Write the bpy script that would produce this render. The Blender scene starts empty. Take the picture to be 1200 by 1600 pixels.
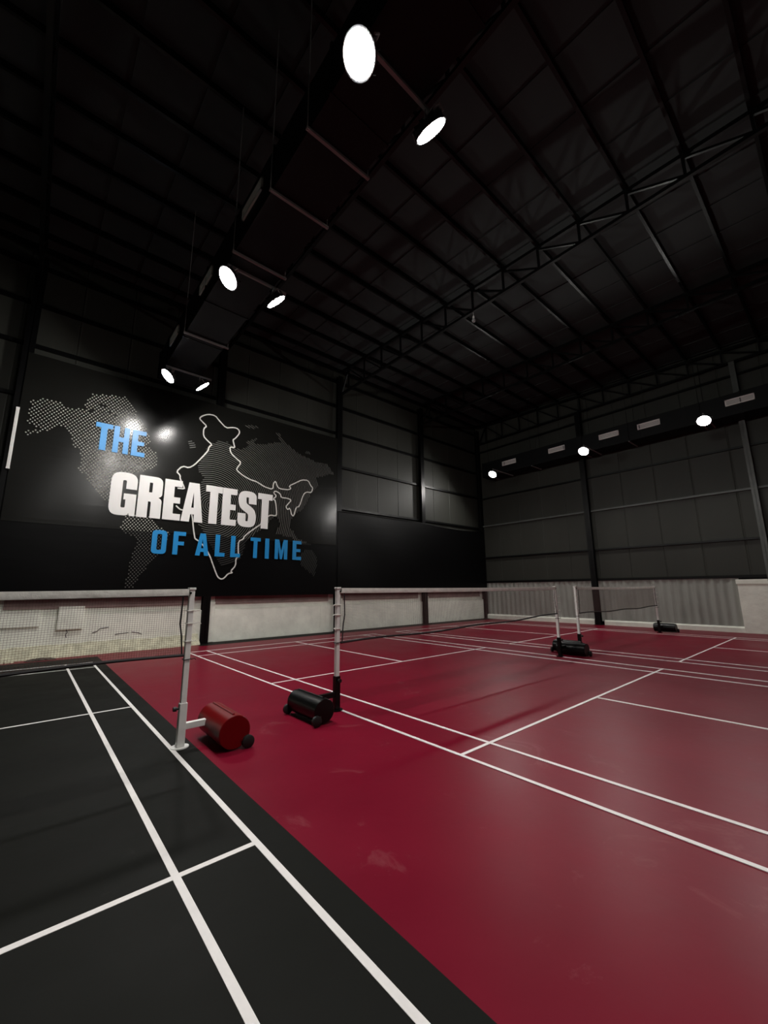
import bpy, math, random
from mathutils import Vector, Matrix
random.seed(7)
S = bpy.context.scene
COL = S.collection
R = math.radians

# ------------------------------------------------------------------ camera, world, exposure
CAM_POS = Vector((-1.2535, -4.6744, 1.5370))
YAW, PITCH, ROLL, FPX = 0.71488, 0.18868, 0.00854, 631.5      # focal length in pixels of a 1200x1600 frame
fw = Vector((math.sin(YAW)*math.cos(PITCH), math.cos(YAW)*math.cos(PITCH), math.sin(PITCH)))
rt = Vector((math.cos(YAW), -math.sin(YAW), 0.0)); dn = fw.cross(rt)
rt2 = math.cos(ROLL)*rt + math.sin(ROLL)*dn; dn2 = -math.sin(ROLL)*rt + math.cos(ROLL)*dn
cam = bpy.data.cameras.new('camera'); cam_o = bpy.data.objects.new('camera', cam); COL.objects.link(cam_o)
cam.sensor_fit = 'VERTICAL'; cam.sensor_height = 36.0; cam.lens = FPX/1600*36.0
cam.clip_start = 0.05; cam.clip_end = 200
M = Matrix((rt2, -dn2, -fw)).transposed().to_4x4(); M.translation = CAM_POS
cam_o.matrix_world = M
S.camera = cam_o
w = bpy.data.worlds.new('world'); S.world = w; w.use_nodes = True
w.node_tree.nodes['Background'].inputs[0].default_value = (0.02, 0.024, 0.03, 1)
w.node_tree.nodes['Background'].inputs[1].default_value = 0.1
S.view_settings.view_transform = 'Standard'
try: S.view_settings.look = 'None'
except Exception: pass
S.view_settings.gamma = 1.0; S.view_settings.use_curve_mapping = False
S.view_settings.exposure = 0.0
LAMP = 450.0                                   # radiance of a floodlight lens
LAMP_COLOUR = (1.0, 0.97, 0.925)

# ------------------------------------------------------------------ helpers
class MB:
    def __init__(s): s.v = []; s.f = []
    def box(s, x0, x1, y0, y1, z0, z1):
        n = len(s.v)
        s.v += [(x0,y0,z0),(x1,y0,z0),(x1,y1,z0),(x0,y1,z0),(x0,y0,z1),(x1,y0,z1),(x1,y1,z1),(x0,y1,z1)]
        s.f += [tuple(n+i for i in q) for q in ((0,3,2,1),(4,5,6,7),(0,1,5,4),(1,2,6,5),(2,3,7,6),(3,0,4,7))]
        return s
    def bar(s, a, b, wd, ht=None):
        """square bar between two points"""
        a = Vector(a); b = Vector(b); ht = ht or wd; d = (b-a).normalized()
        up = Vector((0,0,1)) if abs(d.z) < .95 else Vector((1,0,0))
        u = d.cross(up).normalized()*wd/2; v = d.cross(u).normalized()*ht/2
        n = len(s.v)
        for p in (a, b): s.v += [tuple(p+u+v), tuple(p-u+v), tuple(p-u-v), tuple(p+u-v)]
        s.f += [tuple(n+i for i in q) for q in ((0,1,2,3),(7,6,5,4),(0,4,5,1),(1,5,6,2),(2,6,7,3),(3,7,4,0))]
        return s
    def tube(s, pts, r, k=10, cap=True):
        """round tube through points; r a number or a list"""
        P = [Vector(p) for p in pts]; n0 = len(s.v); rr = r if isinstance(r, (list, tuple)) else [r]*len(P)
        prev = None
        for i, p in enumerate(P):
            d = (P[min(i+1, len(P)-1)] - P[max(i-1, 0)]).normalized()
            if prev is None:
                up = Vector((0,0,1)) if abs(d.z) < .95 else Vector((1,0,0)); u = d.cross(up).normalized()
            else: u = (prev - d*prev.dot(d)).normalized()
            prev = u; v = d.cross(u)
            for j in range(k):
                a = 2*math.pi*j/k; s.v.append(tuple(p + (u*math.cos(a)+v*math.sin(a))*rr[i]))
        for i in range(len(P)-1):
            for j in range(k):
                a = n0+i*k+j; b = n0+i*k+(j+1) % k; s.f.append((a, b, b+k, a+k))
        if cap:
            s.f.append(tuple(n0+j for j in reversed(range(k)))); e = n0+(len(P)-1)*k; s.f.append(tuple(e+j for j in range(k)))
        return s
    def disc(s, c, r, k=32, down=True):
        n = len(s.v); s.v += [(c[0]+r*math.cos(2*math.pi*j/k), c[1]+r*math.sin(2*math.pi*j/k), c[2]) for j in range(k)]
        q = tuple(n+j for j in range(k)); s.f.append(tuple(reversed(q)) if down else q); return s
    def prism(s, prof, axis, a, b):
        """extrude a 2D outline along an axis: axis x -> (y,z), y -> (x,z), z -> (x,y)"""
        n = len(s.v); k = len(prof)
        for t in (a, b):
            for p, q in prof: s.v.append({'x': (t,p,q), 'y': (p,t,q), 'z': (p,q,t)}[axis])
        s.f.append(tuple(n+i for i in reversed(range(k)))); s.f.append(tuple(n+k+i for i in range(k)))
        for i in range(k):
            j = (i+1) % k; s.f.append((n+i, n+j, n+k+j, n+k+i))
        return s
    def mesh(s, name, mat, smooth=False, bevel=0):
        me = bpy.data.meshes.new(name); me.from_pydata(s.v, [], s.f); me.update()
        import bmesh
        bm = bmesh.new(); bm.from_mesh(me); bmesh.ops.recalc_face_normals(bm, faces=bm.faces)
        if bevel:
            bmesh.ops.bevel(bm, geom=list(bm.edges), offset=bevel, segments=2, affect='EDGES', profile=.6)
        bm.to_mesh(me); bm.free()
        if smooth:
            me.polygons.foreach_set('use_smooth', [True]*len(me.polygons))
            me.set_sharp_from_angle(angle=R(35))
        me.materials.append(mat); return me
    def build(s, name, mat, parent=None, loc=None, **k):
        return link(name, s.mesh(name, mat, **k), parent, loc)
def link(name, me, parent=None, loc=None):
    o = bpy.data.objects.new(name, me); COL.objects.link(o)
    if parent: o.parent = parent
    if loc: o.location = loc
    return o
def tag(o, label, cat, group=None):
    o['label'] = label; o['category'] = cat
    if group: o['group'] = group
    return o
def thing(name, label, cat, loc=(0,0,0), rot=(0,0,0), group=None):
    o = bpy.data.objects.new(name, None); COL.objects.link(o); o.location = loc; o.rotation_euler = rot
    o.empty_display_size = .1
    return tag(o, label, cat, group)
def struct(o): o['kind'] = 'structure'; return o
def stuff(o): o['kind'] = 'stuff'; return o
def copy_tree(o, parent=None):
    c = o.copy(); COL.objects.link(c); c.parent = parent
    for ch in list(o.children): copy_tree(ch, c)
    return c

# ------------------------------------------------------------------ materials
def mat(name, col, rough=.5, metal=0, spec=.5, var=0, vscale=3, rvar=0, bump=0, bscale=20, stretch=(1,1,1), emit=None, estr=0, bdist=.01):
    m = bpy.data.materials.new(name); m.use_nodes = True; nt = m.node_tree; b = nt.nodes['Principled BSDF']
    b.inputs['Base Color'].default_value = (*col, 1); b.inputs['Roughness'].default_value = rough
    b.inputs['Metallic'].default_value = metal; b.inputs['Specular IOR Level'].default_value = spec
    if emit: b.inputs['Emission Color'].default_value = (*emit, 1); b.inputs['Emission Strength'].default_value = estr
    if var or rvar or bump:
        tc = nt.nodes.new('ShaderNodeTexCoord'); mp = nt.nodes.new('ShaderNodeMapping'); mp.inputs['Scale'].default_value = stretch
        nt.links.new(tc.outputs['Object'], mp.inputs['Vector'])
    if var or rvar:
        n = nt.nodes.new('ShaderNodeTexNoise'); n.inputs['Scale'].default_value = vscale; n.inputs['Detail'].default_value = 6; n.inputs['Roughness'].default_value = .6
        nt.links.new(mp.outputs[0], n.inputs['Vector'])
    if var:
        r = nt.nodes.new('ShaderNodeValToRGB'); e = r.color_ramp.elements
        e[0].position = .3; e[1].position = .7
        e[0].color = (*[c*(1-var) for c in col], 1); e[1].color = (*[min(1, c*(1+var)) for c in col], 1)
        nt.links.new(n.outputs['Fac'], r.inputs[0]); nt.links.new(r.outputs[0], b.inputs['Base Color'])
    if rvar:
        q = nt.nodes.new('ShaderNodeMapRange'); q.inputs['From Min'].default_value = .3; q.inputs['From Max'].default_value = .7
        q.inputs['To Min'].default_value = rough-rvar; q.inputs['To Max'].default_value = rough+rvar
        nt.links.new(n.outputs['Fac'], q.inputs['Value']); nt.links.new(q.outputs[0], b.inputs['Roughness'])
    if bump:
        n2 = nt.nodes.new('ShaderNodeTexNoise'); n2.inputs['Scale'].default_value = bscale; n2.inputs['Detail'].default_value = 4
        nt.links.new(mp.outputs[0], n2.inputs['Vector'])
        bp = nt.nodes.new('ShaderNodeBump'); bp.inputs['Strength'].default_value = bump; bp.inputs['Distance'].default_value = bdist
        nt.links.new(n2.outputs['Fac'], bp.inputs['Height']); nt.links.new(bp.outputs[0], b.inputs['Normal'])
    return m
MAT = dict(
    red_floor=mat('red_floor_paint', (.158,.0030,.0165), .40, spec=.10, var=.10, vscale=.9, rvar=.04, bump=.25, bscale=6, bdist=.006),
    black_floor=mat('black_floor_paint', (.0050,.0054,.0042), .62, spec=.09, var=.12, vscale=1.2, rvar=.06, bump=.2, bscale=14, bdist=.003),
    line=mat('white_line_paint', (.80,.77,.76), .55, var=.06, vscale=8),
    steel=mat('black_painted_steel', (.0028,.0028,.003), .33, spec=.22, var=.2, vscale=6),
    grey_steel=mat('grey_painted_steel', (.075,.082,.076), .45, var=.15, vscale=4),
    white_steel=mat('white_painted_steel', (.80,.80,.77), .4, var=.05, vscale=9),
    wall_sheet=mat('grey_wall_sheet', (.034,.035,.0295), .5, spec=.25, var=.12, vscale=.8, bump=.2, bscale=2.5, stretch=(1,1,.25), bdist=.02),
    roof_sheet=mat('grey_roof_sheet', (.038,.044,.044), .6, spec=.06, var=.1, vscale=.7),
    plaster=mat('white_plaster', (.86,.87,.78), .8, var=.10, vscale=2.2, bump=.5, bscale=9, bdist=.02),
    plaster_old=mat('dirty_plaster', (.50,.48,.36), .9, var=.3, vscale=5, bump=1, bscale=12, bdist=.03),
    galv=mat('galvanised_sheet', (.33,.34,.31), .6, spec=.2, var=.12, vscale=2, stretch=(1,1,.3)),
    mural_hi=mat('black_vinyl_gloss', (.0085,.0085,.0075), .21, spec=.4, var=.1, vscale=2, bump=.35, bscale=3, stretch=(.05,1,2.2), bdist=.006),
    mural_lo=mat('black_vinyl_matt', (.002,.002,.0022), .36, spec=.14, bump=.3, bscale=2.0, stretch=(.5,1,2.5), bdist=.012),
    letter_white=mat('white_vinyl', (.82,.81,.80), .4),
    letter_blue=mat('sky_blue_vinyl', (.05,.30,.68), .38),
    letter_deep=mat('deep_blue_vinyl', (.012,.26,.62), .4),
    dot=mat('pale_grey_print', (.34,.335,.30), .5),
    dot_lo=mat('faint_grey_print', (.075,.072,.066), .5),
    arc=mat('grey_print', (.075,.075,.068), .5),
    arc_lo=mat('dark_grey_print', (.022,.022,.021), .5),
    shade_plaster=mat('plaster_painted_shade', (.27,.19,.175), .85, var=.2, vscale=3, bump=.5, bscale=9, bdist=.02),  # brown tone stands for shade on the white plaster
    outline=mat('white_print', (.66,.65,.62), .4),
    duct=mat('black_insulated_duct', (.0045,.005,.0055), .5, spec=.15, var=.2, vscale=2, bump=.3, bscale=4),
    grille=mat('pale_grille', (.85,.84,.80), .45),
    grille_core=mat('grey_grille_core', (.5,.49,.48), .5),
    hanger=mat('zinc_hanger', (.22,.215,.21), .5),
    lamp=mat('led_lens', (1,1,1), .3, emit=LAMP_COLOUR, estr=LAMP),
    housing=mat('lamp_housing', (.02,.02,.022), .4),
    drum_red=mat('red_enamel', (.15,.0015,.003), .32, spec=.3, var=.08, vscale=8),
    drum_black=mat('black_enamel', (.0028,.003,.003), .32, spec=.25),
    rubber=mat('black_rubber', (.006,.006,.006), .6),
    cord=mat('black_cord', (.007,.006,.007), .7),
    thread=mat('brown_net_thread', (.13,.075,.07), .8),
    tape=mat('white_net_tape', (.74,.73,.68), .8, var=.12, vscale=9, bump=.6, bscale=30),
    cloth=mat('torn_brown_cloth', (.07,.05,.04), .9, var=.4, vscale=12),
    glassbulb=mat('dull_glass', (.25,.25,.25), .2),
)

# scuffs worn into the red paint
def scuff(m, colour, scale, lo, hi, amount):
    nt = m.node_tree; p = nt.nodes['Principled BSDF']; tc = nt.nodes.new('ShaderNodeTexCoord')
    n = nt.nodes.new('ShaderNodeTexNoise'); n.inputs['Scale'].default_value = scale; n.inputs['Detail'].default_value = 10; n.inputs['Roughness'].default_value = .7
    n.inputs['Distortion'].default_value = 1.2
    r = nt.nodes.new('ShaderNodeMapRange'); r.inputs['From Min'].default_value = lo; r.inputs['From Max'].default_value = hi; r.inputs['To Max'].default_value = amount
    mx = nt.nodes.new('ShaderNodeMix'); mx.data_type = 'RGBA'; mx.inputs[7].default_value = (*colour, 1)
    old = p.inputs['Base Color'].links[0].from_socket
    nt.links.new(tc.outputs['Object'], n.inputs['Vector']); nt.links.new(n.outputs['Fac'], r.inputs['Value']); nt.links.new(r.outputs[0], mx.inputs[0])
    nt.links.new(old, mx.inputs[6]); nt.links.new(mx.outputs[2], p.inputs['Base Color'])
scuff(MAT['red_floor'], (.30, .10, .11), 1.6, .60, .78, .5)
scuff(MAT['black_floor'], (.05, .05, .046), 1.6, .62, .8, .3)
INDIA_A=[(1.76, 4.54), (1.95, 4.55), (1.93, 4.62), (1.81, 4.83), (1.8, 4.95), (1.69, 5.04), (1.84, 5.24), (2.03, 5.22), (2.18, 5.35), (2.35, 5.59), (2.54, 5.87), (2.56, 6.01), (2.65, 6.11), (2.5, 6.21), (2.37, 6.33), (2.36, 6.58), (2.45, 6.68), (2.29, 6.8), (2.21, 6.88), (2.28, 6.98), (2.46, 7.09), (2.68, 7.11), (2.83, 6.96), (3.05, 6.78), (3.24, 6.85), (3.39, 6.87), (3.49, 6.81), (3.5, 6.7), (3.37, 6.49), (3.3, 6.44), (3.33, 6.32), (3.38, 6.17), (3.21, 6.17), (3.25, 5.97), (3.44, 5.82), (3.62, 5.71), (3.49, 5.5), (3.48, 5.42), (3.72, 5.27), (3.97, 5.18), (4.19, 5.15), (4.46, 5.02), (4.78, 4.97), (4.79, 5.2), (4.87, 5.29), (4.94, 5.11), (5.02, 5.04), (5.36, 5.05), (5.47, 5.11), (5.39, 5.2), (5.67, 5.37), (5.89, 5.51), (6.16, 5.54), (6.27, 5.36), (6.37, 5.28), (6.31, 5.09), (6.11, 5.09), (5.98, 4.98), (5.83, 4.5), (5.7, 4.46), (5.62, 4.13), (5.54, 4.14), (5.46, 4.4), (5.36, 4.33), (5.3, 4.44), (5.38, 4.54), (5.51, 4.7), (5.34, 4.74), (5.1, 4.73), (5.06, 4.87), (4.87, 4.94), (4.81, 4.86), (4.93, 4.76), (4.8, 4.63), (4.9, 4.59), (4.97, 4.12), (4.91, 4.05), (4.74, 4.07), (4.62, 3.99), (4.38, 3.69), (4.25, 3.6), (3.86, 3.27), (3.84, 3.17), (3.68, 3.09), (3.69, 2.8), (3.72, 2.59), (3.63, 2.54), (3.64, 2.31), (3.49, 2.13), (3.55, 2.08), (3.42, 2.06), (3.3, 1.91), (3.21, 1.88), (3.1, 1.95), (3.0, 2.17), (2.8, 2.65), (2.54, 2.97), (2.36, 3.08)]
INDIA_B=[(2.36, 3.08), (2.3, 3.34), (2.23, 3.78), (2.15, 3.89), (1.97, 3.9), (1.88, 3.91), (1.76, 4.01)]
N_AMERICA=[(-1.75, 5.36), (-1.74, 5.43), (-1.58, 5.51), (-1.47, 5.52), (-1.59, 5.61), (-1.7, 5.64), (-1.77, 5.67), (-1.72, 5.81), (-1.77, 5.93), (-1.72, 6.07), (-1.78, 6.17), (-1.65, 6.3), (-1.53, 6.37), (-1.41, 6.36), (-1.19, 6.36), (-1.13, 6.3), (-1.0, 6.3), (-0.9, 6.26), (-0.82, 6.31), (-0.7, 6.33), (-0.61, 6.33), (-0.68, 6.44), (-0.63, 6.69), (-0.54, 6.8), (-0.33, 6.88), (-0.33, 6.87), (0.02, 6.94), (0.27, 6.96), (0.4, 6.76), (0.59, 6.45), (0.82, 6.14), (0.96, 5.81), (0.82, 5.68), (1.13, 5.48), (1.18, 5.17), (1.13, 5.06), (0.91, 4.94), (0.74, 4.84), (0.63, 4.81), (0.11, 4.69), (0.15, 3.92), (0.01, 3.91), (-0.09, 3.98), (-0.15, 4.11), (-0.23, 4.18), (-0.33, 4.28), (-0.38, 4.4), (-0.48, 4.55), (-0.57, 4.59), (-0.64, 4.7), (-0.58, 5.04), (-0.68, 5.17), (-0.83, 5.33), (-0.83, 5.32), (-0.84, 5.46), (-0.96, 5.6), (-1.07, 5.73), (-1.17, 5.72), (-1.2, 5.62), (-1.28, 5.63), (-1.33, 5.51), (-1.47, 5.49), (-1.6, 5.38), (-1.69, 5.32)]
LAKE_A=[(-0.6, 6.34), (-0.46, 6.4), (-0.45, 6.32), (-0.57, 6.29)]
LAKE_B=[(-0.39, 6.56), (-0.19, 6.58), (-0.2, 6.5), (-0.38, 6.51)]
LAKE_C=[(-0.14, 6.41), (0.09, 6.35), (0.1, 6.29), (-0.11, 6.37)]
S_AMERICA=[(0.53, 3.63), (0.5, 3.49), (0.42, 3.24), (0.5, 3.12), (0.69, 3.05), (0.84, 2.95), (0.84, 2.75), (0.78, 2.55), (0.73, 2.26), (0.72, 2.11), (0.72, 1.94), (0.67, 1.63), (0.87, 1.61), (0.95, 1.77), (1.0, 1.97), (1.21, 2.24), (1.39, 2.51), (1.6, 2.91), (1.68, 3.17), (1.4, 3.33), (1.22, 3.5), (1.13, 3.65)]
EURASIA=[(2.48, 6.0), (2.81, 6.3), (3.14, 6.33), (3.4, 6.17), (3.56, 6.14), (3.78, 6.38), (3.73, 6.48), (3.93, 6.62), (4.22, 6.76), (4.0, 6.5), (4.3, 6.52), (4.67, 6.68), (4.99, 6.78), (4.78, 7.07), (4.9, 7.12), (5.06, 6.94), (5.35, 6.69), (5.61, 6.58), (5.83, 6.46), (6.15, 6.43), (6.49, 6.34), (6.95, 6.37), (7.22, 6.1), (7.38, 5.95), (7.05, 5.89), (6.54, 5.67), (6.6, 5.38), (6.33, 5.09), (6.08, 4.57), (5.9, 4.31), (5.6, 4.16), (5.46, 3.75), (5.64, 3.59), (5.8, 3.37), (6.33, 3.2), (6.39, 3.11), (5.81, 3.1), (5.55, 3.35), (5.18, 3.37), (4.94, 3.41), (5.09, 3.81), (4.91, 4.08), (4.8, 3.91), (4.37, 3.48), (3.95, 3.12), (3.83, 2.6), (3.57, 2.38), (3.18, 2.27), (2.75, 2.94), (2.54, 3.32), (2.22, 3.87), (2.28, 4.28), (2.0, 4.44), (2.34, 4.75), (2.47, 4.98), (2.23, 5.22), (2.32, 5.51)]
ISLE_A=[(3.61, 7.04), (3.83, 7.12), (4.2, 7.13), (4.07, 7.0), (3.8, 6.95)]
ISLE_B=[(5.93, 6.63), (6.09, 6.69), (6.32, 6.61), (6.21, 6.51), (5.99, 6.52)]
AUSTRALIA=[(6.15, 3.02), (6.47, 2.95), (6.64, 2.72), (6.62, 2.37), (6.5, 1.96), (6.29, 2.14), (5.97, 2.36), (5.85, 2.69)]
EUROPE=[(1.87, 6.07), (2.16, 6.1), (2.22, 5.9), (2.0, 5.85)]

# ================================================================== THE HALL
XL, XR, YB, YF = -7.0, 17.1, 8.45, -8.7          # left wall, right wall, mural wall, wall behind
COLS = (-6.75, -1.95, 2.85, 7.6, 12.4, 17.0)     # bay lines along x
roof_z = lambda y: 10.15 + .042*y                # underside of the purlins
# ---- floor
b = MB(); b.box(XL-.3, XR+.3, YF-.3, YB+.3, -.12, 0); floor = struct(b.build('floor', MAT['red_floor']))
b = MB(); b.box(XL, .2, YF, 7.6, 0, .003); b.build('black_court_surface', MAT['black_floor'], floor)['label'] = 'matt black painted court surface'
b = MB(); b.box(2.62, XR-.02, 7.74, 8.44, 0, .003); b.build('dark_border_strip', MAT['black_floor'], floor)['label'] = 'dark painted strip along the plastered wall'
def court(x0):
    """lines of one badminton court; x0 = its first side line, net on y = 0"""
    W, H, h = 6.06, 6.68, .02
    def ln(xa, xb, ya, yb): MB().box(xa-h, xb+h, ya-h, yb+h, 0, .0055).build('court_line', MAT['line'], floor)
    for x in (0, .46, W-.46, W): ln(x0+x, x0+x, -H, H)
    for y in (-H, -5.94, -2.0, 2.0, 5.94, H):
        MB().box(x0-h, x0+W+h, y-h, y+h, 0, .005).build('court_line', MAT['line'], floor)
    for sgn in (-1, 1):
        a, c = sorted((sgn*2.0, sgn*H)); MB().box(x0+W/2-h, x0+W/2+h, a, c, 0, .006).build('court_line', MAT['line'], floor)
court(-6.06); court(1.996); court(9.14)

# ---- mural wall: plastered dwarf wall, sheet cladding above
b = MB(); b.box(XL-.2, XR+.2, YB+.05, YB+.25, 0, 10.7)
wall_back = struct(b.build('wall_back', MAT['steel']))
for i in range(len(COLS)-1):
    x0, x1 = COLS[i]+.06, COLS[i+1]-.06
    m = MB(); m.box(x0, x1, YB-.03, YB+.05, 0, 1.55)
    m.build('plaster_panel', MAT['plaster'], wall_back)
    m = MB(); m.box(x0+.02, x1-.02, YB-.10, YB-.03, 0, .98)
    m.build('plaster_plinth', MAT['plaster'], wall_back, bevel=.02)
    m = MB(); m.box(x0+.25, x1-.25, YB-.06, YB-.03, 1.13, 1.5); m.build('painted_shade_band', MAT['shade_plaster'], wall_back)  # shadow under the overhanging mural, painted in as a brown band
    if i < 2: continue
    m = MB(); m.box(x0+.02, x0+.24, YB-.13, YB-.03, .02, 1.2); m.build('plaster_pier', MAT['plaster'], wall_back, bevel=.015)
    m = MB(); m.box(x1-.62, x1-.40, YB-.112, YB-.03, .18, .97); m.build('plaster_patch', MAT['plaster'], wall_back)
m = MB(); m.box(-.62, -.1, YB-.16, YB-.02, .62, 1.18); m.build('plaster_block', MAT['plaster'], wall_back, bevel=.01)
m = MB(); m.box(-2.4, -.95, YB-.14, YB-.02, .72, 1.10); m.build('plaster_block', MAT['plaster'], wall_back, bevel=.01)
# rough plaster skirting in the first bay, thick and uneven
def skirting(xa, xb):
    V = []; F = []; n = 46
    for i in range(n+1):
        x = xa+(xb-xa)*i/n; k = random.uniform(-.03, .03); q = random.uniform(-.03, .03)
        V += [(x, 8.02+q*1.3, 0), (x, 8.08+k, .05+k*.3), (x, 8.22+q, .17+k), (x, 8.33, .27+q), (x, 8.42, .28+k)]
    for i in range(n):
        for j in range(4): a = i*5+j; F.append((a, a+5, a+6, a+1))
    m = MB(); m.v = V; m.f = F; return m
skirting(-6.6, 2.7).build('plaster_skirting', MAT['plaster_old'], wall_back, smooth=True)
# cracks in the plinth plaster
for (x, z, pts) in ((-.42, .62, [(0,0),(.03,-.07),(0,-.12),(.02,-.2)]), (.12, .5, [(0,0),(.1,.03),(.16,.1),(.34,.12)]), (.62, .42, [(0,0),(.12,.02),(.3,.03)]), (1.0, .46, [(0,0),(.15,-.03),(.25,-.08)])):
    m = MB()
    for p, q in zip(pts[:-1], pts[1:]): m.bar((x+p[0], YB-.103, z+p[1]), (x+q[0], YB-.103, z+q[1]), .012, .014)
    m.build('crack', MAT['cord'], wall_back)
# cladding sheets, one by one
def sheet_x(x0, x1, z0, z1, y, parent, material):
    MB().prism([(x0, y), (x0+.03, y-.010), (x0+.06, y-.004), (x1-.02, y-.004), (x1-.004, y), (x1-.004, y+.02), (x0, y+.02)], 'z', z0, z1).build('wall_sheet', material, parent)
x = XL
while x < XR-.05:
    sheet_x(x, min(x+1.2, XR), 1.5, 10.62, YB+.02, wall_back, MAT['wall_sheet']); x += 1.2
ti = [0]
def trim(m, material, **k):
    ti[0] += 1; return struct(m.build('trim_%d' % ti[0], material, **k))
for z in (3.2, 4.72, 6.42, 7.82, 9.0, 10.1):           # girts on the mural wall
    m = MB(); m.prism([(YB-.09, z-.045), (YB+.01, z-.045), (YB+.01, z+.045), (YB-.09, z+.045)], 'x', XL, XR); trim(m, MAT['steel'])

# ---- right-hand end wall
b = MB(); b.box(XR+.05, XR+.25, YF-.2, YB+.2, 0, 10.7); wall_right = struct(b.build('wall_right', MAT['steel']))
y = YB
while y > YF+.05:
    y1 = max(y-1.2, YF)
    MB().prism([(XR+.02, y), (XR+.010, y-.03), (XR+.016, y-.06), (XR+.016, y1+.02), (XR+.02, y1+.004), (XR+.04, y1+.004), (XR+.04, y)], 'z', 1.82, 10.62).build('wall_sheet', MAT['wall_sheet'], wall_right); y -= 1.2
def corrugated(ya, yb):
    n = int(round((ya-yb)/.02)); V = []; F = []
    for i in range(n+1):
        yy = ya-(ya-yb)*i/n; ph = (yy % .26)/.26
        d = .022*(1+math.cos(2*math.pi*ph))
        for z in (.15, 1.82): V.append((XR-.005-d+(.006 if i == 0 else 0), yy, z))
    for i in range(n): a = 2*i; F.append((a, a+2, a+3, a+1))
    m = MB(); m.v = V; m.f = F; return m
y = 8.3
while y > -2.0:
    corrugated(y, max(y-1.04, -2.02)).build('corrugated_sheet', MAT['galv'], wall_right); y -= 1.04
m = MB(); m.prism([(XR-.10, 0), (XR, 0), (XR, .23), (XR-.05, .23), (XR-.10, .17)], 'y', 8.35, 2.85); m.build('white_kerb', MAT['plaster'], wall_right)
m = MB(); m.prism([(XR-.10, 0), (XR, 0), (XR, .20), (XR-.05, .20), (XR-.10, .15)], 'y', 2.45, -2.05); m.build('white_kerb', MAT['plaster'], wall_right)
m = MB(); m.box(XR-.16, XR, -8.6, -1.98, 0, 1.62); m.build('plaster_panel', MAT['plaster'], wall_right, bevel=.012)
m = MB(); m.box(XR-.19, XR, -8.6, -1.95, 1.60, 1.76); m.build('plaster_coping', MAT['plaster'], wall_right, bevel=.015)
for z, hh, mm in ((1.86, .05, 'steel'), (3.12, .035, 'steel'), (4.82, .035, 'grey_steel'), (6.33, .035, 'steel'), (7.9, .04, 'steel'), (9.0, .04, 'steel')):
    m = MB(); m.prism([(XR-.075, z-hh), (XR+.01, z-hh), (XR+.01, z+hh), (XR-.075, z+hh)], 'y', YF, YB-.05); trim(m, MAT[mm])
# ---- walls behind and beside the camera, and the roof
b = MB(); b.box(XL-.3, XR+.3, YF-.25, YF-.05, 0, 10.7); wall_front = struct(b.build('wall_front', MAT['wall_sheet']))
b = MB(); b.box(XL-.25, XL-.05, YF-.2, YB+.2, 0, 10.7); wall_left = struct(b.build('wall_left', MAT['wall_sheet']))
def roof_piece(x0, x1, dz, th):
    m = MB(); ya, yb = YF-.2, YB+.2; n = 0
    m.v = [(x0,ya,roof_z(ya)+dz),(x1,ya,roof_z(ya)+dz),(x1,yb,roof_z(yb)+dz),(x0,yb,roof_z(yb)+dz)]
    m.v += [(p[0],p[1],p[2]+th) for p in m.v]
    m.f = [(0,3,2,1),(4,5,6,7),(0,1,5,4),(1,2,6,5),(2,3,7,6),(3,0,4,7)]; return m
ceiling = struct(roof_piece(XL-.3, XR+.3, .20, .06).build('ceiling', MAT['steel']))
x = XL-.2
while x < XR+.2:
    m = roof_piece(x, x+1.035, .15, .045)
    m.v += [(x-.02, YF-.2, roof_z(YF-.2)+.13), (x+.05, YF-.2, roof_z(YF-.2)+.13), (x+.05, YB+.2, roof_z(YB+.2)+.13), (x-.02, YB+.2, roof_z(YB+.2)+.13)]
    m.v += [(p[0], p[1], p[2]+.03) for p in m.v[8:12]]
    m.f += [tuple(8+i for i in q) for q in ((0,3,2,1),(4,5,6,7),(0,1,5,4),(1,2,6,5),(2,3,7,6),(3,0,4,7))]
    m.build('roof_sheet', MAT['roof_sheet'], ceiling); x += 1.05

# ---- columns
def column(x, y, z1, wx, wy, material, label, along='y'):
    m = MB(); t = .012
    if along == 'y':      # web along y, flanges face the hall
        m.box(x-wx/2, x+wx/2, y-wy/2, y-wy/2+t, 0, z1); m.box(x-wx/2, x+wx/2, y+wy/2-t, y+wy/2, 0, z1); m.box(x-t/2, x+t/2, y-wy/2, y+wy/2, 0, z1)
    else:
        m.box(x-wx/2, x-wx/2+t, y-wy/2, y+wy/2, 0, z1); m.box(x+wx/2-t, x+wx/2, y-wy/2, y+wy/2, 0, z1); m.box(x-wx/2, x+wx/2, y-t/2, y+t/2, 0, z1)
    t_ = thing('steel_column', label, 'column', (0,0,0))
    m.build('column_shaft', material, t_)
    MB().box(x-wx/2-.05, x+wx/2+.05, y-wy/2-.04, min(y+wy/2+.04, YB-.11) if along == 'y' else y+wy/2+.05, 0, .016).build('base_plate', material, t_)
    return t_
CL = ('black steel column on the plastered wall beyond the end of the mural over the black court', 'black steel column at the mural edge beside the white vertical strip', 'black steel column passing behind the mural, below the blue OF', 'black steel column between the mural and the plain black sheet', 'black steel column standing behind the middle of the plain black sheet', 'black steel corner column where plastered wall meets corrugated wall')
for x, l in zip(COLS, CL): column(x, 8.28, 10.3, .22, .17, MAT['steel'], l)
column(16.93, 2.65, 9.45, .17, .22, MAT['steel'], 'black steel column standing against the corrugated sheeting', 'x')
column(16.93, -2.85, 9.45, .15, .16, MAT['grey_steel'], 'grey steel column rising behind the white plastered panel', 'x')
column(16.93, -8.3, 9.45, .17, .20, MAT['steel'], 'black steel column in the corner at the far end of the white panel', 'x')

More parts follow.
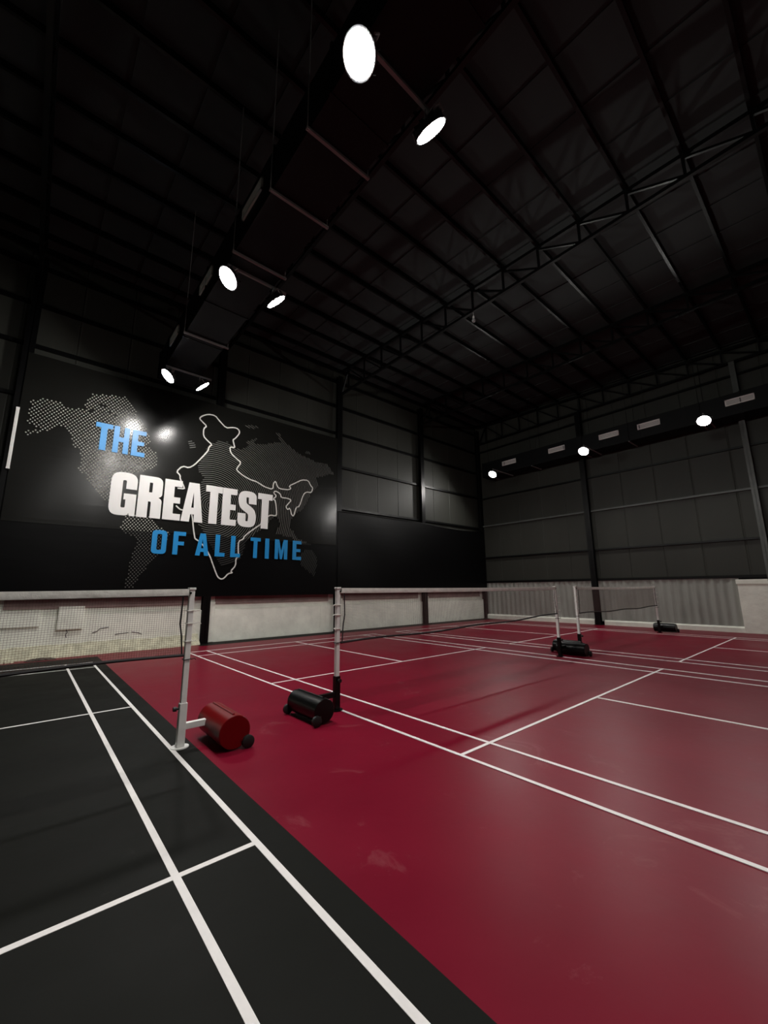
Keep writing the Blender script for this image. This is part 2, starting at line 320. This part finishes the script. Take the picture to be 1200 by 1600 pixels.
# ---- roof trusses in planes x = const, purlins along x
NODES = [.47+1.025*k for k in range(-8, 8)]      # panel points
ZB = 9.46
def truss(x, label):
    t = thing('roof_truss', label, 'roof truss', (x, 0, ZB), group='steel roof trusses'); return t
first = truss(COLS[3], 'black lattice roof truss meeting the column between mural and plain black sheet')
rel = lambda y: roof_z(y)-.045-ZB
MB().bar((0, -8.4, rel(-8.4)), (0, 8.2, rel(8.2)), .09, .09).build('top_chord', MAT['steel'], first)
MB().bar((0, -8.4, 0), (0, 8.2, 0), .08, .08).build('bottom_chord', MAT['steel'], first)
for i, y in enumerate(NODES):
    MB().bar((0, y, .03), (0, y, rel(y)-.03), .05).build('vertical_web', MAT['steel'], first)
    if i: MB().bar((0, y, rel(y)-.04), (0, NODES[i-1], .03), .05).build('diagonal_web', MAT['steel'], first)
MB().bar((0, 8.1, .05), (0, NODES[-1], rel(NODES[-1])-.05), .05).build('diagonal_web', MAT['steel'], first)
TL = {0: 'black lattice roof truss farthest from the corrugated wall', 1: 'black lattice roof truss over the black court, at the mural edge by the white strip', 2: 'black lattice roof truss just beyond the air duct with the paired floodlights', 4: 'black lattice roof truss landing behind the plain black wall sheet', 5: 'black lattice roof truss standing against the end wall above the corrugated sheets'}
for i, l in TL.items():
    c = copy_tree(first); c.location.x = COLS[i] if i < 5 else 16.95; c['label'] = l
for i, y in enumerate(NODES+[8.3, -8.55]):
    z = roof_z(y)
    m = MB(); m.prism([(y-.03, z), (y+.03, z), (y+.03, z+.14), (y-.03, z+.14)], 'x', XL, XR)
    tag(m.build('roof_purlin', MAT['steel']), 'long black steel purlin running across the roof trusses under the sheets', 'purlin', 'roof purlins')

# ---- small unlit bulb hanging from a truss
t = thing('hanging_bulb', 'small unlit bulb hanging on a short cord from a roof truss', 'bulb', (COLS[3], 1.49, ZB-.04))
MB().tube([(0,0,0),(0,0,-.14)], .012, 6).build('cord', MAT['hanger'], t)
MB().tube([(0,0,-.13),(0,0,-.20)], .028, 10).build('socket', MAT['white_steel'], t)
MB().tube([(0,0,-.20),(0,0,-.23),(0,0,-.27),(0,0,-.31),(0,0,-.325)], [.02,.045,.058,.04,.008], 12).build('glass', MAT['glassbulb'], t, smooth=True)

# ---- air ducts with grilles and trapeze hangers
def duct(name_label, x0, x1, y0, y1, zb, h, side, grilles, hangers, lightbars):
    t = thing('air_duct', name_label, 'air duct', ((x0+x1)/2, (y0+y1)/2, zb)); cx, cy = (x0+x1)/2, (y0+y1)/2
    hw = (x1-x0)/2
    yy = y0
    while yy < y1-.01:
        ye = min(yy+1.5, y1); MB().box(-hw, hw, yy-cy+.004, ye-cy-.004, 0, h).build('duct_section', MAT['duct'], t)
        MB().box(-hw-.018, hw+.018, ye-cy-.018, ye-cy+.018, -.012, h+.018).build('flange', MAT['duct'], t); yy = ye
    for gy in grilles:
        s = side; xf = s*hw; L, z0, z1 = .38, .34, .56
        m = MB()
        for (a, b_, c, d) in ((-L, L, z0, z0+.03), (-L, L, z1-.03, z1), (-L, -L+.03, z0, z1), (L-.03, L, z0, z1)):
            m.box(min(xf, xf+s*.03), max(xf, xf+s*.03), gy-cy+a, gy-cy+b_, c, d)
        g = m.build('grille', MAT['grille'], t)
        MB().box(min(xf, xf+s*.006), max(xf, xf+s*.006), gy-cy-L+.03, gy-cy+L-.03, z0+.03, z1-.03).build('grille_core', MAT['grille_core'], g)
        m = MB()
        for k in range(5):
            zz = z0+.045+k*.033; m.bar((xf+s*.014, gy-cy-L+.03, zz), (xf+s*.014, gy-cy+L-.03, zz), .016, .006)
        m.build('louvre', MAT['grille'], g)
    for hy in hangers:
        MB().box(-hw-.05, hw+.08, hy-cy-.02, hy-cy+.02, -.05, -.012).build('hanger_bar', MAT['hanger'], t)
        for s in (-1, 1):
            xx = -hw-.035 if s < 0 else hw+.06
            MB().tube([(xx, hy-cy, -.06), (xx, hy-cy, roof_z(hy)-zb+.02)], .008, 6).build('hanger_rod', MAT['hanger' if x0 < 5 else 'steel'], t)
    for (ly, xa, xb) in lightbars:
        MB().box(xa-cx, xb-cx, ly-cy-.02, ly-cy+.02, -.055, -.0125).build('light_bar', MAT['hanger'], t)
    return t
LY = (-2.13, 1.76, 6.04)                         # rows of floodlights
duct('black suspended air duct carrying paired floodlights between black and red courts', .74, 1.60, -7.5, 6.9, 7.2, .75, -1, (.75, 3.0, 5.35), (-5.5, -3.4, -1.03, 0, 1.41, 4.28), [(y_, .74, 1.86) for y_ in LY+(-6.1,)])
duct('black suspended air duct with a row of pale grilles beside the end wall', 16.0, 16.8, -7.5, 7.3, 7.2, .75, -1, (5.74, 3.32, 1.12, -.31, -2.98), (-5.0, -1.9, .4, 2.2, 4.55, 6.9), [(y_, 15.0, 16.8) for y_ in LY])

# ---- floodlights
def floodlight(x, y, z, ang, label, group):
    t = thing('floodlight', label, 'floodlight', (x, y, z), (0, R(ang), 0), group)
    r = .185
    c_, s_ = math.cos(R(ang)), math.sin(R(ang))
    MB().tube([(0,0,.015), (-s_*.145, 0, c_*.145)], .012, 6).build('mount_stem', MAT['hanger'], t)
    MB().tube([(0,0,-.13),(0,0,-.125),(0,0,-.05),(0,0,-.03)], [r+.015, r+.02, r*.92, r*.55], 32).build('housing', MAT['housing'], t, smooth=True)
    m = MB()
    for k in range(12):
        a = 2*math.pi*k/12; m.bar((.05*math.cos(a), .05*math.sin(a), -.02), (.19*math.cos(a), .19*math.sin(a), -.035), .008, .05)
    m.build('cooling_fins', MAT['housing'], t)
    MB().tube([(0,0,-.136),(0,0,-.128)], r-.005, 32).build('led_lens', MAT['lamp'], t)
    MB().tube([(0,-r-.03,-.08),(0,-r-.03,.0),(0,-r+.02,.02),(0,r-.02,.02),(0,r+.03,.0),(0,r+.03,-.08)], .012, 6).build('bracket', MAT['hanger'], t)
    return t
for k, (y_, wl) in enumerate(zip(LY, ('opposite the mural', 'mid-row', 'beside the mural'))):
    floodlight((.755, .845, .89)[k], y_, 7.0, 42, 'round lit floodlight under the air duct, facing the black court, '+wl, 'floodlights aimed at the black court')
    floodlight((1.665, 1.585, 1.565)[k], y_, 7.0, -42, 'round lit floodlight under the air duct, facing the red courts, '+wl, 'floodlights aimed at the red courts')
for y_, wl in zip(LY, ('nearest the grey column', 'before the black end-wall column', 'nearest the hall corner')):
    floodlight(15.05, y_, 7.0, 42, 'round lit floodlight on an arm from the end-wall duct, '+wl, 'floodlights along the end wall')
floodlight(.755, -6.1, 7.0, 42, 'unseen lit floodlight added at the start of the duct to brighten the black court', 'floodlights aimed at the black court')  # unseen extra lamp behind the camera, added to lift the near court lines

# ================================================================== MURAL
mural = thing('wall_mural', 'black vinyl wall mural reading THE GREATEST OF ALL TIME over an India outline', 'mural', (2.83, 8.19, 1.37))
MX, MZ = 2.83, 1.37
def msheet(x0, x1, z0, z1, yf):
    """slightly wavy vinyl sheet hung in front of the columns"""
    V = []; F = []; nx, nz = 24, 10
    for j in range(nz+1):
        for i in range(nx+1):
            x = x0+(x1-x0)*i/nx; z = z0+(z1-z0)*j/nz
            e = .006*math.sin(x*2.1+z)+.004*math.sin(x*5.3-z*1.7)
            V.append((x-MX, yf-8.19+e, z-MZ))
    for j in range(nz):
        for i in range(nx): a = j*(nx+1)+i; F.append((a, a+1, a+nx+2, a+nx+1))
    n = len(V); V += [(p[0], p[1]+.02, p[2]) for p in V]; F += [tuple(n+q for q in reversed(f)) for f in F[:]]
    ring = [i for i in range(nx)]+[i*(nx+1)+nx for i in range(nz)]+[nz*(nx+1)+i for i in range(nx, 0, -1)]+[i*(nx+1) for i in range(nz, 0, -1)]
    for a, c in zip(ring, ring[1:]+ring[:1]): F.append((c, a, a+n, c+n))
    m = MB(); m.v = V; m.f = F; return m
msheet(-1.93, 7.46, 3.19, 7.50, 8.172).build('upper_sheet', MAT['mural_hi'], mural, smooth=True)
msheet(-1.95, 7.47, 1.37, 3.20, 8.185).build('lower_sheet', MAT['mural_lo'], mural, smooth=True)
YP = 8.172-.013-8.19     # print surface (local)
def inside(x, z, poly):
    c = False; j = len(poly)-1
    for i in range(len(poly)):
        a, b_ = poly[i], poly[j]
        if (a[1] > z) != (b_[1] > z) and x < (b_[0]-a[0])*(z-a[1])/(b_[1]-a[1])+a[0]: c = not c
        j = i
    return c
# dotted Americas
m = MB(); lo = MB(); gx, gz = .086, .050; r = .019
for j in range(int(6/gz)):
    z = 1.4+j*gz
    for i in range(int(4/gx)):
        x = -2+i*gx+(gx/2 if j % 2 else 0)
        if (inside(x, z, N_AMERICA) and not any(inside(x, z, q) for q in (LAKE_A, LAKE_B, LAKE_C))) or inside(x, z, S_AMERICA):
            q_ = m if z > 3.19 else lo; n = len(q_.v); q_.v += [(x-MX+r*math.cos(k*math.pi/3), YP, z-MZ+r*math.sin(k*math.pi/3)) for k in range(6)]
            q_.f.append(tuple(n+k for k in range(6)))
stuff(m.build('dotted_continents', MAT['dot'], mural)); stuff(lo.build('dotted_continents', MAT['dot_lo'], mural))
# ringed Asia: concentric lines clipped by the coast
m = MB(); lo = MB(); rad = .12; cx, cz = 2.76, 4.14
while rad < 5.2:
    n = max(24, int(2*math.pi*rad/.06)); on = []
    for k in range(n+1):
        a = 2*math.pi*k/n; x, z = cx+rad*math.cos(a), cz+rad*math.sin(a)
        on.append(1.45 < z < 7.42 and x < 7.4 and any(inside(x, z, q) for q in (EURASIA, ISLE_A, ISLE_B, AUSTRALIA, EUROPE)))
    for k in range(n):
        if on[k] and on[k+1]:
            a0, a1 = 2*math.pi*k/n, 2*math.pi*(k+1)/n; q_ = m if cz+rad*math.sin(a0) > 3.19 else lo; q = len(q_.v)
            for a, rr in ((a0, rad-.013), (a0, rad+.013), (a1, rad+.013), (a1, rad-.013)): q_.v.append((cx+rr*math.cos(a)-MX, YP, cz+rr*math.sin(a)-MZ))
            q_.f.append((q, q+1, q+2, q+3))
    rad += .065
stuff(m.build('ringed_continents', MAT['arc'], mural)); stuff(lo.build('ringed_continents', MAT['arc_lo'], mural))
def ribbon(pts, wd):
    V = []; F = []; P = [Vector(p) for p in pts]; n = len(P)
    for i, p in enumerate(P):
        a = (P[i]-P[i-1]).normalized() if i else (P[1]-P[0]).normalized()
        c = (P[i+1]-P[i]).normalized() if i < n-1 else a
        t = (a+c); t = t.normalized() if t.length > .2 else a
        nn = Vector((-t.y, t.x)); k = 1/max(.55, nn.dot(Vector((-a.y, a.x))))
        for s in (1, -1):
            q = p+nn*s*wd/2*k; V.append((q.x-MX, YP-.004, q.y-MZ))
        for s in (1, -1):
            q = p+nn*s*wd/2*k; V.append((q.x-MX, YP+.004, q.y-MZ))
    for i in range(n-1):
        a = 4*i; F += [(a, a+1, a+5, a+4), (a, a+4, a+6, a+2), (a+1, a+3, a+7, a+5)]
    m = MB(); m.v = V; m.f = F; return m
def smooth(pts, it=1):
    for _ in range(it):
        q = [pts[0]]
        for a, c in zip(pts[:-1], pts[1:]): q += [(a[0]*.78+c[0]*.22, a[1]*.78+c[1]*.22), (a[0]*.22+c[0]*.78, a[1]*.22+c[1]*.78)]
        pts = q+[pts[-1]]
    return pts
ribbon(smooth(INDIA_A), .038).build('country_outline', MAT['outline'], mural)['label'] = 'white outline of India'
ribbon(smooth(INDIA_B), .038).build('country_outline', MAT['outline'], mural)
# lettering: each glyph drawn in a unit box, corners rounded where a third number is given
G = {
 'G': [[(1,.62),(1,1,.22),(0,1,.22),(0,0,.22),(.70,0,.05),(.76,.06),(.80,0),(1,0),(1,.51),(.52,.51),(.52,.37),(.60,.37),(.60,.18,.03),(.44,.18,.03),(.44,.82,.03),(.58,.82,.03),(.58,.62)]],
 'R': [[(0,0),(.43,0),(.43,.39),(.55,.39,.03),(.55,0),(1,0),(1,.455,.07),(.84,.5,.02),(1,.545,.07),(1,1,.16),(0,1)], [(.43,.61),(.57,.61,.02),(.57,.85,.02),(.43,.85)]],
 'E': [[(0,0),(1,0),(1,.16),(.56,.16),(.56,.42),(.93,.42),(.93,.57),(.56,.57),(.56,.84),(1,.84),(1,1),(0,1)]],
 'A': [[(0,0),(.38,0),(.41,.19),(.58,.19),(.60,0),(1,0),(.74,1),(.27,1)], [(.435,.36),(.555,.36),(.505,.76)]],
 'T': [[(.26,0),(.74,0),(.74,.83),(1,.83),(1,1),(0,1),(0,.83),(.26,.83)]],
 'S': [[(0,.37),(0,0,.22),(1,0,.22),(1,.48,.2),(.43,.66,.05),(.43,.83,.03),(.57,.83,.03),(.57,.65),(1,.65),(1,1,.22),(0,1,.22),(0,.54,.2),(.57,.36,.05),(.57,.16,.03),(.43,.16,.03),(.43,.37)]],
 'h': [[(0,0),(.35,0),(.35,.42),(.65,.42),(.65,0),(1,0),(1,1),(.65,1),(.65,.60),(.35,.60),(.35,1),(0,1)]],
 't': [[(.31,0),(.69,0),(.69,.83),(1,.83),(1,1),(0,1),(0,.83),(.31,.83)]],
 'e': [[(0,0),(1,0),(1,.165),(.42,.165),(.42,.42),(.9,.42),(.9,.575),(.42,.575),(.42,.835),(1,.835),(1,1),(0,1)]],
 'o': [[(0,0,.18),(1,0,.18),(1,1,.18),(0,1,.18)], [(.34,.16,.06),(.66,.16,.06),(.66,.84,.06),(.34,.84,.06)]],
 'f': [[(0,0),(.40,0),(.40,.41),(.88,.41),(.88,.57),(.40,.57),(.40,.83),(1,.83),(1,1),(0,1)]],
 'a': [[(0,0),(.33,0),(.38,.17),(.62,.17),(.67,0),(1,0),(.70,1),(.30,1)], [(.41,.33),(.59,.33),(.5,.76)]],
 'l': [[(0,0),(1,0),(1,.17),(.45,.17),(.45,1),(0,1)]],
 'i': [[(0,0),(1,0),(1,1),(0,1)]],
 'm': [[(0,0),(.26,0),(.26,.62),(.42,0),(.58,0),(.74,.62),(.74,0),(1,0),(1,1),(.68,1),(.5,.4),(.32,1),(0,1)]],
}
def rounded(poly, wd, ht):
    P = [(Vector((p[0]*wd, p[1]*ht)), (p[2]*ht if len(p) > 2 else 0)) for p in poly]; out = []
    for i, (p, r) in enumerate(P):
        if not r: out.append(p); continue
        a = P[i-1][0]; c = P[(i+1) % len(P)][0]; ra = min(r, (a-p).length*.5); rc = min(r, (c-p).length*.5)
        A = p+(a-p).normalized()*ra; C = p+(c-p).normalized()*rc
        for k in range(7): t = k/6; out.append(A*(1-t)**2+p*2*t*(1-t)+C*t*t)
    return out
def glyph(ch, x0, x1, z0, z1, material):
    cu = bpy.data.curves.new('glyph', 'CURVE'); cu.dimensions = '2D'; cu.fill_mode = 'BOTH'; cu.extrude = .006
    for poly in G[ch]:
        pts = rounded(poly, x1-x0, z1-z0); sp = cu.splines.new('POLY'); sp.points.add(len(pts)-1); sp.use_cyclic_u = True
        for q, p in zip(sp.points, pts): q.co = (p.x, p.y, 0, 1)
    tmp = bpy.data.objects.new('glyph', cu); me = bpy.data.meshes.new_from_object(tmp); bpy.data.objects.remove(tmp)
    me.name = 'letter'; me.materials.clear(); me.materials.append(MAT[material])
    o = link('letter', me, mural, (x0-MX, YP-.012, z0-MZ)); o.rotation_euler = (R(90), 0, 0)
    return o
for ch, a, c in (('t',-.38,.01),('h',.04,.41),('e',.48,.82)): glyph(ch, a, c, 5.29, 6.05, 'letter_blue')
for ch, a, c in (('G',.11,.73),('R',.77,1.37),('E',1.42,1.89),('A',1.91,2.53),('T',2.57,3.08),('E',3.09,3.55),('S',3.60,4.21),('T',4.26,4.78)): glyph(ch, a, c, 3.57, 4.77, 'letter_white')
for ch, a, c in (('o',1.22,1.60),('f',1.77,2.10),('a',2.39,2.78),('l',2.96,3.26),('l',3.44,3.75),('t',4.08,4.42),('i',4.59,4.73),('m',4.94,5.41),('e',5.61,5.95)): glyph(ch, a, c, 2.575, 3.245, 'letter_deep')

# ---- plain black sheet, sagging top edge
def black_sheet():
    V = []; F = []; nx, nz = 40, 10; x0, x1 = 7.54, 17.0
    for j in range(nz+1):
        for i in range(nx+1):
            x = x0+(x1-x0)*i/nx; f = j/nz
            top = 4.53-.10*math.sin(math.pi*max(0, (x-12.4)/4.6))*(x > 12.4)
            z = 1.42+(top-1.42)*f; e = .008*math.sin(x*1.7+z*2)+.03*math.sin(f*math.pi)*math.sin(x*.9)
            V.append((x-12.2, e, z-1.42))
    for j in range(nz):
        for i in range(nx): a = j*(nx+1)+i; F.append((a, a+1, a+nx+2, a+nx+1))
    n = len(V); V += [(p[0], p[1]+.015, p[2]) for p in V]; F += [tuple(n+q for q in reversed(f)) for f in F[:]]
    ring = [i for i in range(nx)]+[i*(nx+1)+nx for i in range(nz)]+[nz*(nx+1)+i for i in range(nx, 0, -1)]+[i*(nx+1) for i in range(nz, 0, -1)]
    for a, c in zip(ring, ring[1:]+ring[:1]): F.append((c, a, a+n, c+n))
    m = MB(); m.v = V; m.f = F; return m
t = thing('black_wall_sheet', 'plain glossy black vinyl sheet hung along the wall beside the mural', 'wall sheet', (12.2, 8.165, 1.42))
black_sheet().build('vinyl', MAT['mural_lo'], t, smooth=True)
MB().tube([(x-12.2, .0, (4.53-.10*math.sin(math.pi*max(0, (x-12.4)/4.6))*(x > 12.4))-1.42) for x in [7.54+9.46*i/40 for i in range(41)]], .016, 6).build('top_hem', MAT['steel'], t)
# white vertical strip at the mural edge
t = thing('white_strip', 'thin white vertical strip fixed at the mural edge beside the column', 'strip', (-1.955, 8.15, 4.45))
MB().box(-.032, .032, -.02, .02, 0, 1.52).build('strip_body', MAT['white_steel'], t, bevel=.006)
MB().box(-.034, .034, -.022, .022, -.02, .02).build('end_cap', MAT['white_steel'], t)
MB().box(-.034, .034, -.022, .022, 1.50, 1.54).build('end_cap', MAT['white_steel'], t)

# ================================================================== NETS AND POSTS
def post(x, side, colour, label, ties=True, yc=-.06, offset=.43):
    """net post with weighted base on wheels; side = direction away from its court"""
    t = thing('net_post', label, 'net post', (x, 0, 0), group='badminton net posts')
    low = MAT['white_steel'] if colour == 'red' else MAT['drum_black']
    MB().box(-.027, .027, -.027, .027, .02, 1.56).build('upper_tube', MAT['white_steel'], t, bevel=.006)
    MB().box(-.036, .036, -.036, .036, .012, .42).build('lower_sleeve', low, t, bevel=.005)
    MB().tube([(0,0,0),(0,0,.012)], .085, 24).build('foot_plate', low, t)
    MB().box(-.034, .034, -.034, .034, 1.545, 1.57).build('top_cap', MAT['white_steel'], t, bevel=.004)
    MB().tube([(-side*.02, -.03, 1.515), (-side*.02, -.042, 1.515)], .011, 8).build('bolt', MAT['steel'], t)
    k = MB(); k.tube([(0,-.03,.37),(-.0,-.06,.37)], .010, 8); k.tube([(0,-.055,.37),(0,-.085,.37)], .024, 12); k.build('clamp_knob', MAT['rubber'], t) if colour != 'red' else MB().tube([(-.036,0,.37),(-.06,0,.37),(-.062,0,.37),(-.09,0,.37)], [.012,.012,.024,.022], 12).build('clamp_knob', MAT['rubber'], t)
    # arm to the counterweight
    MB().box(min(side*.03, side*.30), max(side*.03, side*.30), -.028, .028, .165, .225).build('arm', low, t, bevel=.004)
    MB().box(min(side*.255, side*.315), max(side*.255, side*.315), -.045, .045, .15, .166).build('arm_hook', low, t)
    dr = MAT['drum_red'] if colour == 'red' else MAT['drum_black']; cx = side*(.375 if colour == 'red' else offset); rr = .155 if colour == 'red' else .135; yc = -.12 if colour == 'red' else yc
    d = MB().tube([(cx,yc-.33,rr+.012),(cx,yc-.325,rr+.012),(cx,yc+.325,rr+.012),(cx,yc+.33,rr+.012)], [rr-.006,rr,rr,rr-.006], 40).build('counterweight', dr, t, smooth=True)
    MB().tube([(cx-side*rr*.05,yc-.29,2*rr+.012),(cx-side*rr*.05,yc+.29,2*rr+.012)], .012, 8).build('handle_bar', dr, d)
    for s in (-1, 1):
        wx_ = cx+side*rr*.85; yw = yc+s*.345
        MB().tube([(wx_,yw-.022,.06),(wx_,yw-.016,.06),(wx_,yw+.016,.06),(wx_,yw+.022,.06)], [.05,.06,.06,.05], 20).build('wheel', MAT['rubber'], t, smooth=True)
        MB().bar((wx_,yw,.06), (cx+side*rr*.3, yw-s*.03, .10), .025, .02).build('wheel_bracket', dr, t)
    if ties:
        for z, l in ((1.33, .045), (1.20, .05), (1.02, .03), (.84, .03)):
            m = MB(); m.tube([(-.034,-.034,z),(.034,-.034,z+.004),(.034,.034,z+.006),(-.034,.034,z+.002),(-.034,-.034,z)], .005, 6); m.tube([(side*.034,-.034,z),(side*(.034+l),-.045,z+.01),(side*(.034+l*1.4),-.05,z-.006)], .004, 5)
            m.build('tie', MAT['cord'] if z < 1 else MAT['tape'], t)
    return t
post(.075, 1, 'red', 'white net post with red roller counterweight between black and red courts')
post(-6.14, -1, 'red', 'white net post with red roller counterweight by the left wall')
post(1.955, -1, 'black', 'white net post, black sleeve and roller, at red court edge next to the black court')
post(8.08, 1, 'black', 'white net post between the red courts, its black roller base towards the corrugated wall', yc=-.12, offset=.37)
post(9.13, -1, 'black', 'white net post between the red courts, its black roller base towards the black court', yc=.13, offset=.37)
post(15.22, 1, 'black', 'white net post with black roller base close to the corrugated wall')
def net(x0, x1, label, sag=.035, cords=(.88, .88), wob=.012):
    """net hung between two posts; local x along the net"""
    L = x1-x0; t = thing('badminton_net', label, 'net', (x0, -.03, 0), group='badminton nets')
    top = lambda x: 1.557-sag*4*(x/L)*(1-x/L)
    bot = lambda x: cords[0]+(cords[1]-cords[0])*x/L-.02*math.sin(math.pi*x/L)+wob*math.sin(x*2.6)
    n = 48; V = []; F = []
    for i in range(n+1):
        x = L*i/n; j = .004*math.sin(i*1.9)+.003*math.sin(i*3.7)
        for (dy, dz) in ((.008, .0), (-.008, .0), (-.013+j, -.036+j), (-.008, -.068), (.008, -.068), (.013, -.036)): V.append((x, dy, top(x)+dz))
    for i in range(n):
        for k in range(6): a = 6*i+k; c = 6*i+(k+1) % 6; F.append((a, c, c+6, a+6))
    m = MB(); m.v = V; m.f = F; m.build('top_tape', MAT['tape'], t, smooth=True)
    MB().tube([(L*i/60, 0, bot(L*i/60)) for i in range(61)], .015, 6).build('bottom_cord', MAT['cord'], t)
    for x, s in ((.05, 1), (L-.05, -1)):
        MB().tube([(x, 0, top(x)-.06), (x+s*.01, 0, 1.2), (x-s*.012, 0, 1.08), (x-s*.03, 0, bot(x))], .008, 6).build('side_cord', MAT['cord'], t)
    m = MB(); g = .021; hw = .0008
    for i in range(int(L/g)):
        x = .02+i*g; m.bar((x, 0, bot(x)), (x, 0, top(x)-.06), hw*2)
    nz = int(.66/g)
    for j in range(nz):
        f = j/nz
        for i in range(12):
            xa, xb = .02+(L-.04)*i/12, .02+(L-.04)*(i+1)/12
            m.bar((xa, 0, bot(xa)*(1-f)+(top(xa)-.06)*f), (xb, 0, bot(xb)*(1-f)+(top(xb)-.06)*f), hw*2)
    stuff(m.build('mesh', MAT['thread'], t))
    return t
net(-6.10, .037, 'badminton net with white tape stretched over the black court', sag=.02, cords=(.9, .89))
net(1.993, 8.042, 'badminton net with white tape over the red court beside the black court', sag=.01, cords=(.84, .95))
net(9.168, 15.182, 'badminton net with white tape over the red court by the corrugated wall', sag=.02, cords=(.91, .90))

# ---- torn matting left at the foot of the plastered wall
def rag(label, x, y, sx, sy, h, seed, material):
    rnd = random.Random(seed); V = []; F = []; n = 12
    for j in range(n+1):
        for i in range(n+1):
            u, v = i/n*2-1, j/n*2-1; e = max(0, 1-(u*u+v*v)*.6)
            V.append((u*sx/2*(1+rnd.uniform(-.15, .15)), v*sy/2*(1+rnd.uniform(-.2, .2)), .006+h*e*rnd.uniform(.25, 1)))
    for j in range(n):
        for i in range(n): a = j*(n+1)+i; F.append((a, a+1, a+n+2, a+n+1))
    k = len(V); V += [(p[0], p[1], 0) for p in V]; F += [tuple(k+q for q in reversed(f)) for f in F[:]]
    ring = [i for i in range(n)]+[i*(n+1)+n for i in range(n)]+[n*(n+1)+i for i in range(n, 0, -1)]+[i*(n+1) for i in range(n, 0, -1)]
    for a, c in zip(ring, ring[1:]+ring[:1]): F.append((c, a, a+k, c+k))
    m = MB(); m.v = V; m.f = F
    tag(m.build('torn_matting', material, None, (x, y, .001), smooth=True), label, 'scrap')
rag('crumpled brown scrap of torn matting at the foot of the plastered wall', -.85, 7.84, .5, .2, .06, 3, MAT['cloth'])
rag('pale crumpled scrap beside the brown matting at the wall foot', -1.45, 7.88, .26, .18, .07, 5, MAT['plaster_old'])
